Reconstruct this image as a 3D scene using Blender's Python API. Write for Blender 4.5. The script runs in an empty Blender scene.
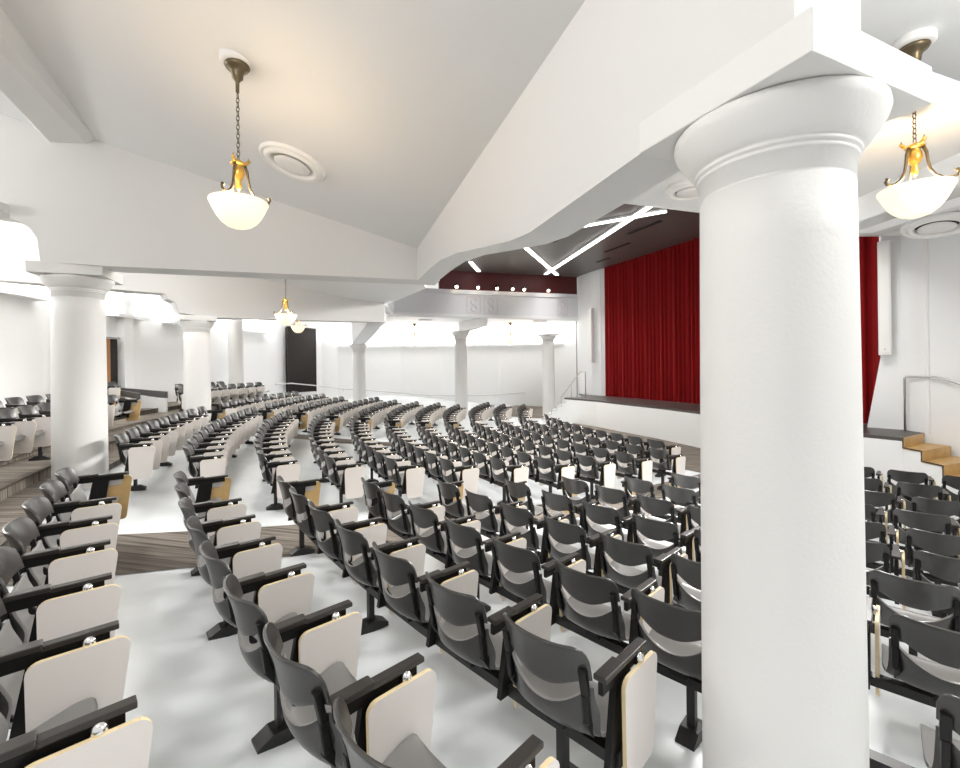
import bpy, bmesh, math, random
from mathutils import Vector, Matrix
random.seed(4)
PI = math.pi
scene = bpy.context.scene
COL = scene.collection

# ------------------------------------------------------------------ materials
def _nt(name):
    m = bpy.data.materials.new(name); m.use_nodes = True
    nt = m.node_tree; b = nt.nodes['Principled BSDF']
    return m, nt, b

def mat(name, col, rough=.5, metal=0., spec=.5, bump=0., bscale=60., vary=0., vscale=4., sheen=0., coat=0.):
    m, nt, b = _nt(name)
    b.inputs['Base Color'].default_value = (*col, 1)
    b.inputs['Roughness'].default_value = rough
    b.inputs['Metallic'].default_value = metal
    b.inputs['Specular IOR Level'].default_value = spec
    if sheen: b.inputs['Sheen Weight'].default_value = sheen
    if coat: b.inputs['Coat Weight'].default_value = coat
    tc = nt.nodes.new('ShaderNodeTexCoord')
    if bump:
        n = nt.nodes.new('ShaderNodeTexNoise'); n.inputs['Scale'].default_value = bscale; n.inputs['Detail'].default_value = 3
        bp = nt.nodes.new('ShaderNodeBump'); bp.inputs['Strength'].default_value = bump; bp.inputs['Distance'].default_value = .01
        nt.links.new(tc.outputs['Object'], n.inputs['Vector'])
        nt.links.new(n.outputs['Fac'], bp.inputs['Height']); nt.links.new(bp.outputs['Normal'], b.inputs['Normal'])
    if vary:
        n = nt.nodes.new('ShaderNodeTexNoise'); n.inputs['Scale'].default_value = vscale; n.inputs['Detail'].default_value = 4
        r = nt.nodes.new('ShaderNodeValToRGB')
        r.color_ramp.elements[0].position = .3; r.color_ramp.elements[1].position = .7
        r.color_ramp.elements[0].color = (*[c*(1-vary) for c in col], 1); r.color_ramp.elements[1].color = (*[min(1, c*(1+vary)) for c in col], 1)
        nt.links.new(tc.outputs['Object'], n.inputs['Vector'])
        nt.links.new(n.outputs['Fac'], r.inputs['Fac']); nt.links.new(r.outputs['Color'], b.inputs['Base Color'])
    return m

def emit(name, col, strength, base=None):
    m, nt, b = _nt(name)
    b.inputs['Base Color'].default_value = (*(base or col), 1)
    b.inputs['Emission Color'].default_value = (*col, 1)
    b.inputs['Emission Strength'].default_value = strength
    b.inputs['Roughness'].default_value = .4
    return m

M = {}
M['wall'] = mat('white_paint', (.86, .865, .865), .62, bump=.08, bscale=40)
M['ceil'] = mat('ceiling_plaster', (.73, .735, .735), .75, bump=.05, bscale=8)
M['column'] = mat('column_paint', (.77, .765, .75), .55, bump=.14, bscale=60)
M['beam'] = mat('beam_paint', (.73, .725, .715), .62, bump=.06, bscale=40)
M['front'] = mat('fascia_paint', (.76, .77, .79), .6)
M['dark_ceiling'] = mat('dark_slat_ceiling', (.125, .115, .108), .36)
M['slot'] = mat('slot_black', (.006, .006, .006), .6)
M['floor'] = mat('painted_concrete', (.79, .82, .835), .26, vary=.10, vscale=.9, bump=.03, bscale=5)
M['stage_wood'] = mat('dark_stage_boards', (.06, .05, .045), .4)
M['gold_wood'] = mat('golden_oak', (.60, .37, .13), .35, vary=.16, vscale=6)
M['band'] = mat('maroon_panel', (.10, .016, .016), .45)
M['plastic'] = mat('black_plastic_shell', (.032, .030, .0285), .30, spec=.7, bump=.03, bscale=400)
M['pan'] = mat('pan_painted_sheen', (.20, .195, .19), .32, spec=.6, bump=.03, bscale=400)  # lighter grey stands in for glossy reflections on the black seat
M['black'] = mat('black_metal', (.005, .0048, .0046), .45, spec=.3)
M['rail_black'] = mat('black_steel_rail', (.012, .011, .011), .42, spec=.4)
M['arm'] = mat('black_arm_pad', (.024, .020, .018), .30)
M['cream'] = mat('cream_laminate', (.80, .755, .72), .42)
M['ply_edge'] = mat('plywood_edge', (.74, .60, .36), .5)
M['tan'] = mat('tan_plywood', (.58, .39, .17), .45, vary=.10, vscale=12)
M['chrome'] = mat('satin_chrome', (.80, .80, .79), .18, metal=1.)
M['steel'] = mat('brushed_steel', (.60, .59, .58), .38, metal=.55)
M['bronze'] = mat('antique_bronze', (.16, .125, .075), .38, metal=.8)
M['gold'] = mat('gilt_brass', (.75, .45, .10), .28, metal=.9)
M['plaster'] = mat('white_plaster', (.86, .85, .83), .55)
M['vent_metal'] = mat('white_enamel', (.80, .79, .78), .4)
M['door_dark'] = mat('black_brown_door', (.013, .010, .008), .6, spec=.2)
M['door_wood'] = mat('orange_stained_wood', (.30, .12, .025), .4)
M['guard'] = mat('dark_grey_rail_cap', (.07, .068, .066), .4)
M['trimline'] = mat('grey_metal_trim', (.32, .31, .30), .5)
M['nosing'] = mat('dark_nosing', (.05, .035, .02), .5)
M['ornament'] = mat('faded_rose_stencil', (.72, .66, .66), .6)
M['strip'] = emit('led_strip_lens', (1, .98, .95), 4.)
M['lens'] = emit('spot_lens', (1, .86, .66), 9.)
M['tube'] = emit('cove_tube', (1, .985, .96), 7.)

def bowl_mat():
    m, nt, b = _nt('alabaster_glass')
    b.inputs['Base Color'].default_value = (.86, .78, .62, 1); b.inputs['Roughness'].default_value = .35
    n = nt.nodes.new('ShaderNodeTexNoise'); n.inputs['Scale'].default_value = 6; n.inputs['Detail'].default_value = 5
    r = nt.nodes.new('ShaderNodeValToRGB')
    r.color_ramp.elements[0].color = (1, .80, .50, 1); r.color_ramp.elements[1].color = (1, .92, .74, 1)
    tc = nt.nodes.new('ShaderNodeTexCoord')
    nt.links.new(tc.outputs['Object'], n.inputs['Vector']); nt.links.new(n.outputs['Fac'], r.inputs['Fac'])
    nt.links.new(r.outputs['Color'], b.inputs['Emission Color']); b.inputs['Emission Strength'].default_value = .62
    return m
M['bowl'] = bowl_mat()

def carpet_mat():
    m, nt, b = _nt('streaked_carpet')
    b.inputs['Roughness'].default_value = .95; b.inputs['Specular IOR Level'].default_value = .1
    tc = nt.nodes.new('ShaderNodeTexCoord'); mp = nt.nodes.new('ShaderNodeMapping')
    mp.inputs['Rotation'].default_value = (0, 0, math.radians(-32)); mp.inputs['Scale'].default_value = (1.2, 26, 1)
    n = nt.nodes.new('ShaderNodeTexNoise'); n.inputs['Scale'].default_value = 1.0; n.inputs['Detail'].default_value = 5
    r = nt.nodes.new('ShaderNodeValToRGB')
    r.color_ramp.elements[0].position = .32; r.color_ramp.elements[1].position = .7
    r.color_ramp.elements[0].color = (.085, .072, .06, 1); r.color_ramp.elements[1].color = (.30, .265, .23, 1)
    nt.links.new(tc.outputs['Object'], mp.inputs['Vector']); nt.links.new(mp.outputs['Vector'], n.inputs['Vector'])
    nt.links.new(n.outputs['Fac'], r.inputs['Fac']); nt.links.new(r.outputs['Color'], b.inputs['Base Color'])
    return m
M['carpet'] = carpet_mat()

def curtain_mat():
    m, nt, b = _nt('red_velvet')
    b.inputs['Base Color'].default_value = (.22, .004, .005, 1); b.inputs['Roughness'].default_value = .8
    b.inputs['Sheen Weight'].default_value = .12; b.inputs['Sheen Tint'].default_value = (.9, .12, .12, 1)
    b.inputs['Specular IOR Level'].default_value = .15
    return m
M['velvet'] = curtain_mat()

# ------------------------------------------------------------------ builders
def link(name, me, parent=None):
    o = bpy.data.objects.new(name, me); COL.objects.link(o)
    if parent is not None: o.parent = parent
    return o

def tag(o, label=None, cat=None, group=None, kind=None):
    if label: o['label'] = label
    if cat: o['category'] = cat
    if group: o['group'] = group
    if kind: o['kind'] = kind
    return o

def empty(name, loc=(0, 0, 0), rz=0., label=None, cat=None, group=None):
    o = bpy.data.objects.new(name, None); COL.objects.link(o)
    o.empty_display_size = .1; o.location = loc; o.rotation_euler = (0, 0, rz)
    return tag(o, label, cat, group)

class MB:
    """collects shapes and turns them into one mesh"""
    def __init__(s, *mats):
        s.bm = bmesh.new(); s.mats = mats
    def box(s, c, d, rot=None, mi=0, bevel=0.):
        geo = bmesh.ops.create_cube(s.bm, size=1.)
        vs = geo['verts']
        bmesh.ops.scale(s.bm, vec=d, verts=vs)
        if bevel:
            es = list({e for v in vs for e in v.link_edges})
            r = bmesh.ops.bevel(s.bm, geom=es, offset=bevel, segments=2, affect='EDGES', profile=.6)
            vs = list({v for f in r['faces'] for v in f.verts} | {v for v in vs if v.is_valid})
        if rot is not None: bmesh.ops.rotate(s.bm, cent=(0, 0, 0), matrix=rot, verts=vs)
        bmesh.ops.translate(s.bm, vec=c, verts=vs)
        for f in {f for v in vs for f in v.link_faces}: f.material_index = mi
        return vs
    def lathe(s, prof, n=32, c=(0, 0, 0), mi=0, smooth=True, cap=True):
        rings = []
        for r, z in prof:
            if r < 1e-5: rings.append([s.bm.verts.new((c[0], c[1], c[2]+z))])
            else: rings.append([s.bm.verts.new((c[0]+r*math.cos(2*PI*i/n), c[1]+r*math.sin(2*PI*i/n), c[2]+z)) for i in range(n)])
        for a, b in zip(rings, rings[1:]):
            for i in range(n):
                j = (i+1) % n
                if len(a) == 1 and len(b) == 1: continue
                if len(a) == 1: q = (a[0], b[j], b[i])
                elif len(b) == 1: q = (a[i], a[j], b[0])
                else: q = (a[i], a[j], b[j], b[i])
                f = s.bm.faces.new(q); f.smooth = smooth; f.material_index = mi
        if cap:
            for ring in (rings[0], rings[-1]):
                if len(ring) > 2: s.bm.faces.new(ring).material_index = mi
    def tube(s, pts, r, n=10, mi=0, closed=False, radii=None):
        pts = [Vector(p) for p in pts]; rings = []
        up = Vector((0, 0, 1)); N = len(pts)
        for i, p in enumerate(pts):
            if closed: d = pts[(i+1) % N]-pts[i-1]
            else: d = pts[min(i+1, N-1)]-pts[max(i-1, 0)]
            d.normalize()
            a = d.cross(up)
            if a.length < 1e-3: a = d.cross(Vector((1, 0, 0)))
            a.normalize(); b = d.cross(a); rr = radii[i] if radii else r
            rings.append([s.bm.verts.new(p+a*rr*math.cos(2*PI*k/n)+b*rr*math.sin(2*PI*k/n)) for k in range(n)])
        seq = list(zip(rings, rings[1:])) + ([(rings[-1], rings[0])] if closed else [])
        for a, b in seq:
            for k in range(n):
                f = s.bm.faces.new((a[k], a[(k+1) % n], b[(k+1) % n], b[k])); f.smooth = True; f.material_index = mi
        if not closed:
            for ring in (rings[0], rings[-1]): s.bm.faces.new(ring).material_index = mi
    def prism(s, poly, off, mi=0, side_mi=None, end_mi=None):
        """closed polygon of 3-D points swept by the vector off"""
        off = Vector(off)
        a = [s.bm.verts.new(p) for p in poly]; b = [s.bm.verts.new(Vector(p)+off) for p in poly]
        f = s.bm.faces.new(a); f.material_index = mi
        f = s.bm.faces.new(b[::-1]); f.material_index = mi if end_mi is None else end_mi
        n = len(a)
        for i in range(n):
            f = s.bm.faces.new((a[i], b[i], b[(i+1) % n], a[(i+1) % n])); f.material_index = mi if side_mi is None else side_mi
    def sphere(s, c, r, sc=(1, 1, 1), u=14, v=8, mi=0):
        g = bmesh.ops.create_uvsphere(s.bm, u_segments=u, v_segments=v, radius=r)
        bmesh.ops.scale(s.bm, vec=sc, verts=g['verts']); bmesh.ops.translate(s.bm, vec=c, verts=g['verts'])
        for f in {f for w in g['verts'] for f in w.link_faces}: f.smooth = True; f.material_index = mi
    def mesh(s, name):
        bmesh.ops.recalc_face_normals(s.bm, faces=s.bm.faces)
        me = bpy.data.meshes.new(name); s.bm.to_mesh(me); s.bm.free()
        for m in s.mats: me.materials.append(M[m])
        return me
    def build(s, name, parent=None, kind=None):
        o = link(name, s.mesh(name), parent)
        if kind: o['kind'] = kind
        return o

def struct(o): o['kind'] = 'structure'; return o

# ------------------------------------------------------------------ the plan
# world: x right, y away from the camera, z up; z = 0 is the floor in front of the stage
CX, CY = 13.6244, 15.3572            # centre of the curved rows
R1, DR = 20.3486, .8365
HK = [1.0041, 1.1272, 1.2299, 1.3538, 1.4525, 1.5399, 1.6055, 1.6682, 1.71, 1.735, 1.745, 1.745]
CAMZ = 2.405
ROWZ = {k: CAMZ-(HK[k-1]+.66) for k in range(1, 13)}
def RR(k):
    return {0: 21.75, -1: 22.45, -2: 23.5}.get(k, R1-DR*(k-1))
ROWZ.update({0: 1.10, -1: 1.175, -2: 1.30})

def pol(r, deg, z=0.):
    a = math.radians(deg); return Vector((CX+r*math.cos(a), CY+r*math.sin(a), z))

def floor_z(r):
    k = 1+(R1-r)/DR
    if k <= 1: return ROWZ[1]+(1-k)*(ROWZ[1]-ROWZ[2])
    if k >= 12: return ROWZ[12]
    i = int(k); return ROWZ[i]+(k-i)*(ROWZ[i+1]-ROWZ[i])

# ------------------------------------------------------------------ floor, carpets, tiers
def ring_surface(name, rs, a0, a1, m, lift=0., thick=.12):
    n = max(2, int(abs(a1-a0)/1.0)); bm = bmesh.new(); grid = []
    for r in rs: grid.append([bm.verts.new(pol(r, a0+(a1-a0)*i/n, floor_z(r)+lift)) for i in range(n+1)])
    for a, b in zip(grid, grid[1:]):
        for i in range(n):
            f = bm.faces.new((a[i], a[i+1], b[i+1], b[i])); f.smooth = True
    bmesh.ops.recalc_face_normals(bm, faces=bm.faces)
    if bm.faces[0].normal.z < 0: bmesh.ops.reverse_faces(bm, faces=bm.faces)
    me = bpy.data.meshes.new(name); bm.to_mesh(me); bm.free(); me.materials.append(M[m])
    return link(name, me)

rings = [R1-DR*k*.5 for k in range(-2, 23)] + [10.4, 9.0, 7.0, 4.5]
struct(ring_surface('floor', rings, -258, -70, 'floor'))
lane = [r for r in [21.17]+rings if 10.0 < r < 21.2]
for i, (a0, a1) in enumerate(((-148.0, -144.9), (-172.0, -169.7))):
    c = ring_surface('aisle_carpet', lane, a0, a1, 'carpet', lift=.006)
    tag(c, ['streaked brown carpet strip running down the nearer aisle past the thick left column',
            'streaked brown carpet strip in the far aisle between the middle and far seats'][i], 'carpet', 'aisle carpets')
c = ring_surface('stage_carpet', [10.35, 9.6, 8.9, 8.0, 6.5], -200, -118, 'carpet', lift=.006)
tag(c, 'streaked dark carpet on the flat floor in front of the white stage wall', 'carpet')
c = ring_surface('corner_carpet', [15.5, 14, 12.5, 11.2], -228, -205, 'carpet', lift=.006)
tag(c, 'brown carpet patch at the foot of the slim column beside the stage stairs', 'carpet')

def tier(name, r0, r1, a0, a1, z0, z1):
    n = int(abs(a1-a0)/1.5); mb = MB('carpet')
    inner = [pol(r0, a0+(a1-a0)*i/n, z0) for i in range(n+1)]; outer = [pol(r1, a0+(a1-a0)*i/n, z0) for i in range(n, -1, -1)]
    mb.prism(inner+outer, (0, 0, z1-z0)); return struct(mb.build(name))
tier('floor_tier', 21.12, 21.62, -182.5, -112, .5, .955)
tier('floor_tier', 21.62, 22.22, -182.5, -112, .5, ROWZ[0])
tier('floor_tier', 22.22, 23.1, -182.5, -112, .5, ROWZ[-1])
tier('floor_tier', 23.1, 25.6, -182.5, -112, .5, ROWZ[-2])
for i, (r, z) in enumerate(((21.12, .955), (21.62, ROWZ[0]), (22.22, ROWZ[-1]), (23.1, ROWZ[-2]))):
    mb = MB('nosing'); a = [-182.5+2*j for j in range(36)]
    mb.tube([pol(r-.004, q, z-.012) for q in a], .014, n=6)
    struct(mb.build('trim_%d' % (i+1)))

# ------------------------------------------------------------------ walls
wall_plan = [(-12.5, -3), (-11.6, 1.0), (-10.6, 5.0), (-10.05, 7.8), (-9.92, 9.36), (-10.19, 10.53), (-10.5, 12.6), (-10.66, 14.2), (-10.72, 16.2),
             (-10.55, 18.3), (-10.1, 20.6), (-9.75, 21.8), (-9.2, 23.2), (-8.5, 24.3), (-7.8, 24.75), (-6.6, 25.25), (-4.5, 25.6), (-2.2, 25.8), (1.1, 25.8), (3.6, 25.5), (5.3, 24.6)]
def wall_strip(name, pts, z0, z1, m='wall', thick=.25, out=1):
    mb = MB(m); bm = mb.bm; n = len(pts); V = []
    P = [Vector((p[0], p[1], 0)) for p in pts]
    for i, p in enumerate(P):
        d = (P[min(i+1, n-1)]-P[max(i-1, 0)]).normalized(); nr = Vector((-d.y, d.x, 0))*out
        V.append((bm.verts.new((p.x, p.y, z0)), bm.verts.new((p.x, p.y, z1)), bm.verts.new((p.x+nr.x*thick, p.y+nr.y*thick, z1)), bm.verts.new((p.x+nr.x*thick, p.y+nr.y*thick, z0))))
    for a, b in zip(V, V[1:]):
        for k in range(4):
            f = bm.faces.new((a[k], a[(k+1) % 4], b[(k+1) % 4], b[k])); f.smooth = False
    bm.faces.new(V[0]); bm.faces.new(V[-1][::-1])
    return struct(mb.build(name))
wall_strip('wall_left', wall_plan[:14], -.1, 7.2)
wall_strip('wall_back', wall_plan[13:], -.1, 6.0)
# splayed wall at the left of the stage, from the back wall to the curtain opening
wall_strip('wall_proscenium', [(5.3, 24.6), (4.74, 21.71), (5.1, 20.6), (5.38, 20.0)], -.1, 6.9)
wall_strip('wall_proscenium', [(5.38, 20.02), (5.52, 19.9), (6.0, 20.6)], 0.9, 6.9, thick=.12)
# right of the stage
mb = MB('wall')
mb.prism([(8.08, 9.46, .98), (8.27, 9.30, 2.6), (8.27, 9.30, 5.3), (8.72, 8.75, 5.3), (8.5, 9.0, .98)], (.25, .2, 0))
struct(mb.build('wall_stage_return'))
wall_strip('wall_stage_right', [(8.46, 9.05), (8.46, 8.6), (8.72, 8.05), (9.15, 6.6), (9.4, 4.5), (9.6, 0)], -.1, 5.6, out=1)
struct(MB('wall').build('wall_stage_right_pilaster')) if False else None

# cove ledges on the wall with tubes lying in the trough
def cove(pts, z, i, depth=.30):
    mb = MB('wall'); bm = mb.bm; n = len(pts); P = [Vector((p[0], p[1], 0)) for p in pts]; V = []; L = []
    for k, p in enumerate(P):
        d = (P[min(k+1, n-1)]-P[max(k-1, 0)]).normalized(); nr = Vector((d.y, -d.x, 0))
        prof = [(0, -.14), (depth, -.14), (depth, -.03), (depth-.03, -.03), (depth-.03, -.10), (0, -.10)]
        V.append([bm.verts.new((p.x+nr.x*a, p.y+nr.y*a, z+b)) for a, b in prof]); L.append(Vector((p.x+nr.x*depth*.45, p.y+nr.y*depth*.45, z-.065)))
    for a, b in zip(V, V[1:]):
        for k in range(6): bm.faces.new((a[k], a[(k+1) % 6], b[(k+1) % 6], b[k]))
    bm.faces.new(V[0]); bm.faces.new(V[-1][::-1])
    struct(mb.build('trim_%d' % (10+i)))
    mb = MB('tube'); mb.tube(L, .03, n=8); struct(mb.build('trim_%d' % (20+i)))
    return L
def arc_pts(i0, i1, sub=1): return wall_plan[i0:i1]
COVES = []
COVES.append(cove([(-11.55, 1.2), (-10.9, 3.8), (-10.5, 5.5), (-10.04, 7.8), (-9.91, 9.36), (-10.12, 10.3)], 4.15, 0))
COVES.append(cove([(-10.5, 12.75), (-10.58, 13.5), (-10.64, 14.15)], 4.08, 1))
COVES.append(cove([(-10.68, 15.2), (-10.70, 16.15)], 4.12, 2))
COVES.append(cove([(-10.42, 19.1), (-10.12, 20.5), (-10.0, 20.95)], 4.16, 3))
COVES.append(cove([(-7.75, 24.76), (-6.6, 25.23), (-4.5, 25.58), (-2.2, 25.78), (1.1, 25.78), (3.6, 25.48), (4.7, 24.9)], 3.68, 4, depth=.22))

# doors
mb = MB('door_dark', 'trimline')
d0, d1 = Vector((-9.48, 22.1, 0)), Vector((-8.68, 23.7, 0)); dd = (d1-d0).normalized(); nn = Vector((dd.y, -dd.x, 0))
mb.prism([d0+nn*.10+Vector((0, 0, 1.2)), d1+nn*.10+Vector((0, 0, 1.2)), d1+nn*.10+Vector((0, 0, 4.42)), d0+nn*.10+Vector((0, 0, 4.42))], -nn*.14)
dr = struct(mb.build('door_1'))
mb = MB('door_dark')
for p in (d0, d1): mb.box(p+nn*.07+Vector((0, 0, 2.82)), (.07, .07, 3.26))
mb.box((d0+d1)/2+nn*.12+Vector((0, 0, 4.44)), ((d1-d0).length, .05, .06), rot=Matrix.Rotation(math.atan2(dd.y, dd.x), 3, 'Z'))
mb.build('door_frame', dr)
mb = MB('door_wood'); mb.box((-10.42, 12.60, 2.25), (.12, .14, 2.08)); dr = struct(mb.build('door_2'))
mb = MB('door_dark'); mb.box((-10.44, 12.80, 2.25), (.16, .24, 2.08)); mb.build('door_opening', dr)
mb = MB('trimline'); mb.box((-10.40, 12.72, 3.32), (.2, .46, .05)); mb.build('door_frame', dr)

# ------------------------------------------------------------------ ceilings and beams
def slab(name, pts, m='ceil', t=.12):
    mb = MB(m); mb.prism([Vector(p) for p in pts], (0, 0, t)); return struct(mb.build(name))
P1 = Vector((-.96, 7.05, 0))
CP = (4.95295, -.248859, -.133244)
def cz(x, y): return CP[0]+CP[1]*x+CP[2]*y
def cpt(x, y): return (x, y, cz(x, y))
slab('ceiling', [cpt(*p) for p in ((-.78, 7.12), (-4.95, 5.89), (-3.93, 3.73), (-3.0, 1.9), (-1.6, -1.0), (2.0, -1.2), (1.22, 1.38))])
# dropped beam along the outer edge of that ceiling, and the ceiling beyond it
mb = MB('ceil'); bm = mb.bm
far = [(-4.95, 5.89, 5.42), (-5.07, 5.86, 5.35), (-5.44, 5.76, 5.32), (-5.44, 5.76, 6.2), (-4.95, 5.89, 6.2)]
near = [(-3.93, 3.73, 5.43), (-4.10, 3.80, 5.20), (-4.62, 4.30, 5.33), (-4.62, 4.30, 6.2), (-3.93, 3.73, 6.2)]
A = [Vector(p) for p in far]; B = [a+(Vector(b)-a)*3. for a, b in zip(A, near)]
va = [bm.verts.new(p) for p in A]; vb = [bm.verts.new(p) for p in B]
for i in range(5): bm.faces.new((va[i], va[(i+1) % 5], vb[(i+1) % 5], vb[i]))
bm.faces.new(va); bm.faces.new(vb[::-1]); struct(mb.build('ceiling_beam'))
mb = MB('ceil')
mb.prism([(-5.44, 5.76, 5.32), (-5.8, 5.66, 5.68), (-6.6, 5.4, 6.05), (-10.6, 4.0, 6.3), (-11.6, 0, 7.2), (-2.98, 1.38, 5.35)], (0, 0, .12)); struct(mb.build('ceiling_outer'))

def plate(name, A, B, poly, thick, m='beam'):
    """beam wall: poly = (distance from A towards B, z), built as a slab set back from the face"""
    A = Vector((A[0], A[1], 0)); B = Vector((B[0], B[1], 0)); d = (B-A).normalized()
    n = Vector((-d.y, d.x, 0))
    if n.dot(A) < 0: n = -n                    # away from the camera side
    mb = MB(m); mb.prism([A+d*t+Vector((0, 0, z)) for t, z in poly], n*thick); return struct(mb.build(name))
def tt(A, B, x):                               # distance along the plan line at a given x
    L = math.hypot(B[0]-A[0], B[1]-A[1]); return (x-A[0])/(B[0]-A[0])*L
# left beam: column -> inner corner, with the arched spandrel running on to the wall
A = (-4.75, 5.95); B = (-.96, 7.05); T = lambda x: tt(A, B, x)
plate('wall_beam_left', A, B, [(T(-.62), 3.765), (T(-.62), 4.5), (T(-4.95), 5.7), (T(-5.6), 6.4), (T(-10.2), 7.2), (T(-10.2), 4.5), (T(-6.6), 4.42), (T(-5.95), 4.38), (T(-5.84), 4.38),
      (T(-5.84), 4.32), (T(-5.74), 4.28), (T(-5.65), 4.21), (T(-5.58), 4.09), (T(-5.55), 3.80), (T(-4.86), 3.775)], .42)
mb = MB('ceil'); mb.box((-6.35, 5.6, 4.44), (1.0, .5, .10)); struct(mb.build('trim_40'))
# beam from the big column to the same corner
A = (.785, 2.07); T2 = lambda y: (y-2.06)/(7.05-2.06)*math.hypot(1.705, 4.99)
poly = [(T2(1.42), 3.497), (T2(2.085), 3.497), (T2(2.09), 3.395), (T2(2.5), 3.385), (T2(3.26), 3.365), (T2(3.6), 3.40), (T2(4.2), 3.51), (T2(5.0), 3.66), (T2(5.66), 3.745), (T2(6.2), 3.765), (T2(7.05), 3.755),
        (T2(7.05), 4.6), (T2(5), 4.75), (T2(3), 4.95), (T2(1.42), 5.1)]
plate('wall_beam_right', A, B, poly, .32)
# second pair beyond
A = (-6.95, 11.1); B = (-3.22, 15.3); T3 = lambda x: tt(A, B, x)
plate('wall_beam_middle', A, B, [(T3(-3.22), 3.93), (T3(-3.22), 4.75), (T3(-5.3), 5.4), (T3(-7.4), 5.6), (T3(-9.9), 5.6), (T3(-9.9), 4.14), (T3(-7.38), 4.2), (T3(-7.35), 4.08), (T3(-7.25), 4.02), (T3(-7.18), 3.77), (T3(-6.71), 3.71)], .42)
mb = MB('wall')
mb.prism([(-3.22, 15.3, 3.96), (-3.3, 16.0, 4.03), (-5.3, 20.9, 3.47), (-5.3, 20.9, 4.7), (-3.22, 15.3, 4.7)], (-.55, -.25, 0)); struct(mb.build('wall_beam_far'))
mb = MB('wall')
mb.prism([(.36, 20.35, 4.2), (.36, 20.35, 4.57), (-.75, 22.4, 4.57), (-.75, 22.4, 4.1)], (-.30, -.10, 0)); struct(mb.build('wall_beam_stub'))
# ceiling between the left and middle beams, and over the far bays
slab('ceiling_middle', m='wall', pts=[(-1.6, 7.4, 4.5), (-5.0, 6.4, 5.1), (-10.3, 4.9, 5.1), (-10.9, 9.5, 5.1), (-9.9, 11.4, 5.1), (-7.4, 10.9, 5.05), (-5.3, 13.2, 4.95), (-4.17, 14.4, 4.6), (-3.3, 15.4, 4.6), (-3.2, 15.8, 4.6), (-1.4, 12, 4.5)])
slab('ceiling_far', m='wall', pts=[(-3.4, 15.4, 4.72), (-5.4, 13.2, 5.0), (-7.5, 10.9, 5.1), (-10.95, 11.2, 5.2), (-10.9, 16, 5.2), (-10.3, 21, 5.1), (-8.6, 24.6, 4.9), (-6.5, 25.6, 4.6), (-4.0, 25.8, 4.6), (-3.6, 19.4, 4.6)])
slab('ceiling_balcony', m='wall', pts=[(-3.95, 18.6, 4.6), (-1.2, 19.75, 4.58), (4.74, 21.65, 4.57), (5.3, 24.6, 4.6), (3.6, 25.6, 4.6), (-4.2, 25.8, 4.6)])
# white balcony front with the maroon band above it
front = [(-3.85, 19.9), (-3.9, 19.25), (-3.6, 19.0), (-2.6, 19.36), (-1.2, 19.87), (1.7, 20.8), (4.74, 21.71)]
wall_strip('wall_balcony_front', front, 4.56, 5.80, m='front', thick=.2)
mb = MB('front')
mb.tube([(p[0], p[1]-.02, 5.62) for p in front[2:]], .02, n=6); mb.tube([(p[0], p[1]-.02, 4.70) for p in front[2:]], .02, n=6); struct(mb.build('trim_41'))
wall_strip('wall_maroon_band', [(-1.75, 19.84), (-1.18, 20.02), (4.74, 21.86)], 5.80, 6.66, m='band', thick=.15)
# faded stencil panels on the balcony front
def on_front(x): return 19.87+(x+1.2)/5.94*1.84
for i, (x, w) in enumerate(((-.25, .62), (.52, .62), (3.95, .5))):
    y = on_front(x)-.012; ang = math.atan2(1.84, 5.94); mb = MB('ornament'); rot = Matrix.Rotation(ang, 3, 'Z')
    for dx, dz, sx, sz in ((-w/2, 0, .03, .72), (w/2, 0, .03, .72), (0, .36, w, .03), (0, -.36, w, .03)):
        mb.box((x+dx*math.cos(ang), y+dx*math.sin(ang), 5.14+dz), (sx, .02, sz), rot=rot)
    for s in (-1, 1):
        mb.tube([(x+.13*math.cos(t)*math.cos(ang), y+.13*math.cos(t)*math.sin(ang), 5.14+s*.16+.13*math.sin(t)) for t in [2*PI*k/14 for k in range(14)]], .02, n=5, closed=True)
    tag(mb.build('stencil_panel'), ['faded rose stencil panel on the white balcony front, leftmost of the pair', 'faded rose stencil panel on the white balcony front, right one of the pair',
        'faded rose stencil panel at the stage end of the white balcony front'][i], 'ornament', 'stencil panels on the balcony front')

# dark ceiling over the middle of the hall
slab('ceiling_dark', [(-3.6, 18.9, 6.65), (-4, 12, 6.65), (-1.0, 7.4, 6.65), (1.6, 4.2, 6.65), (4.0, 5.0, 6.65), (9.0, 5.0, 6.65), (9.0, 22.3, 6.65), (4.7, 22.0, 6.65), (-1.18, 20.2, 6.65)], m='dark_ceiling')
# white soffit on the stage side of the big column's beam
slab('ceiling_soffit', [(.45, 4.75, 4.28), (1.66, 5.2, 4.26), (2.72, 5.56, 4.26), (4.4, 5.9, 4.3), (4.4, 3.6, 4.3), (2.5, 2.9, 4.3), (1.1, 2.5, 4.3)])
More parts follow.
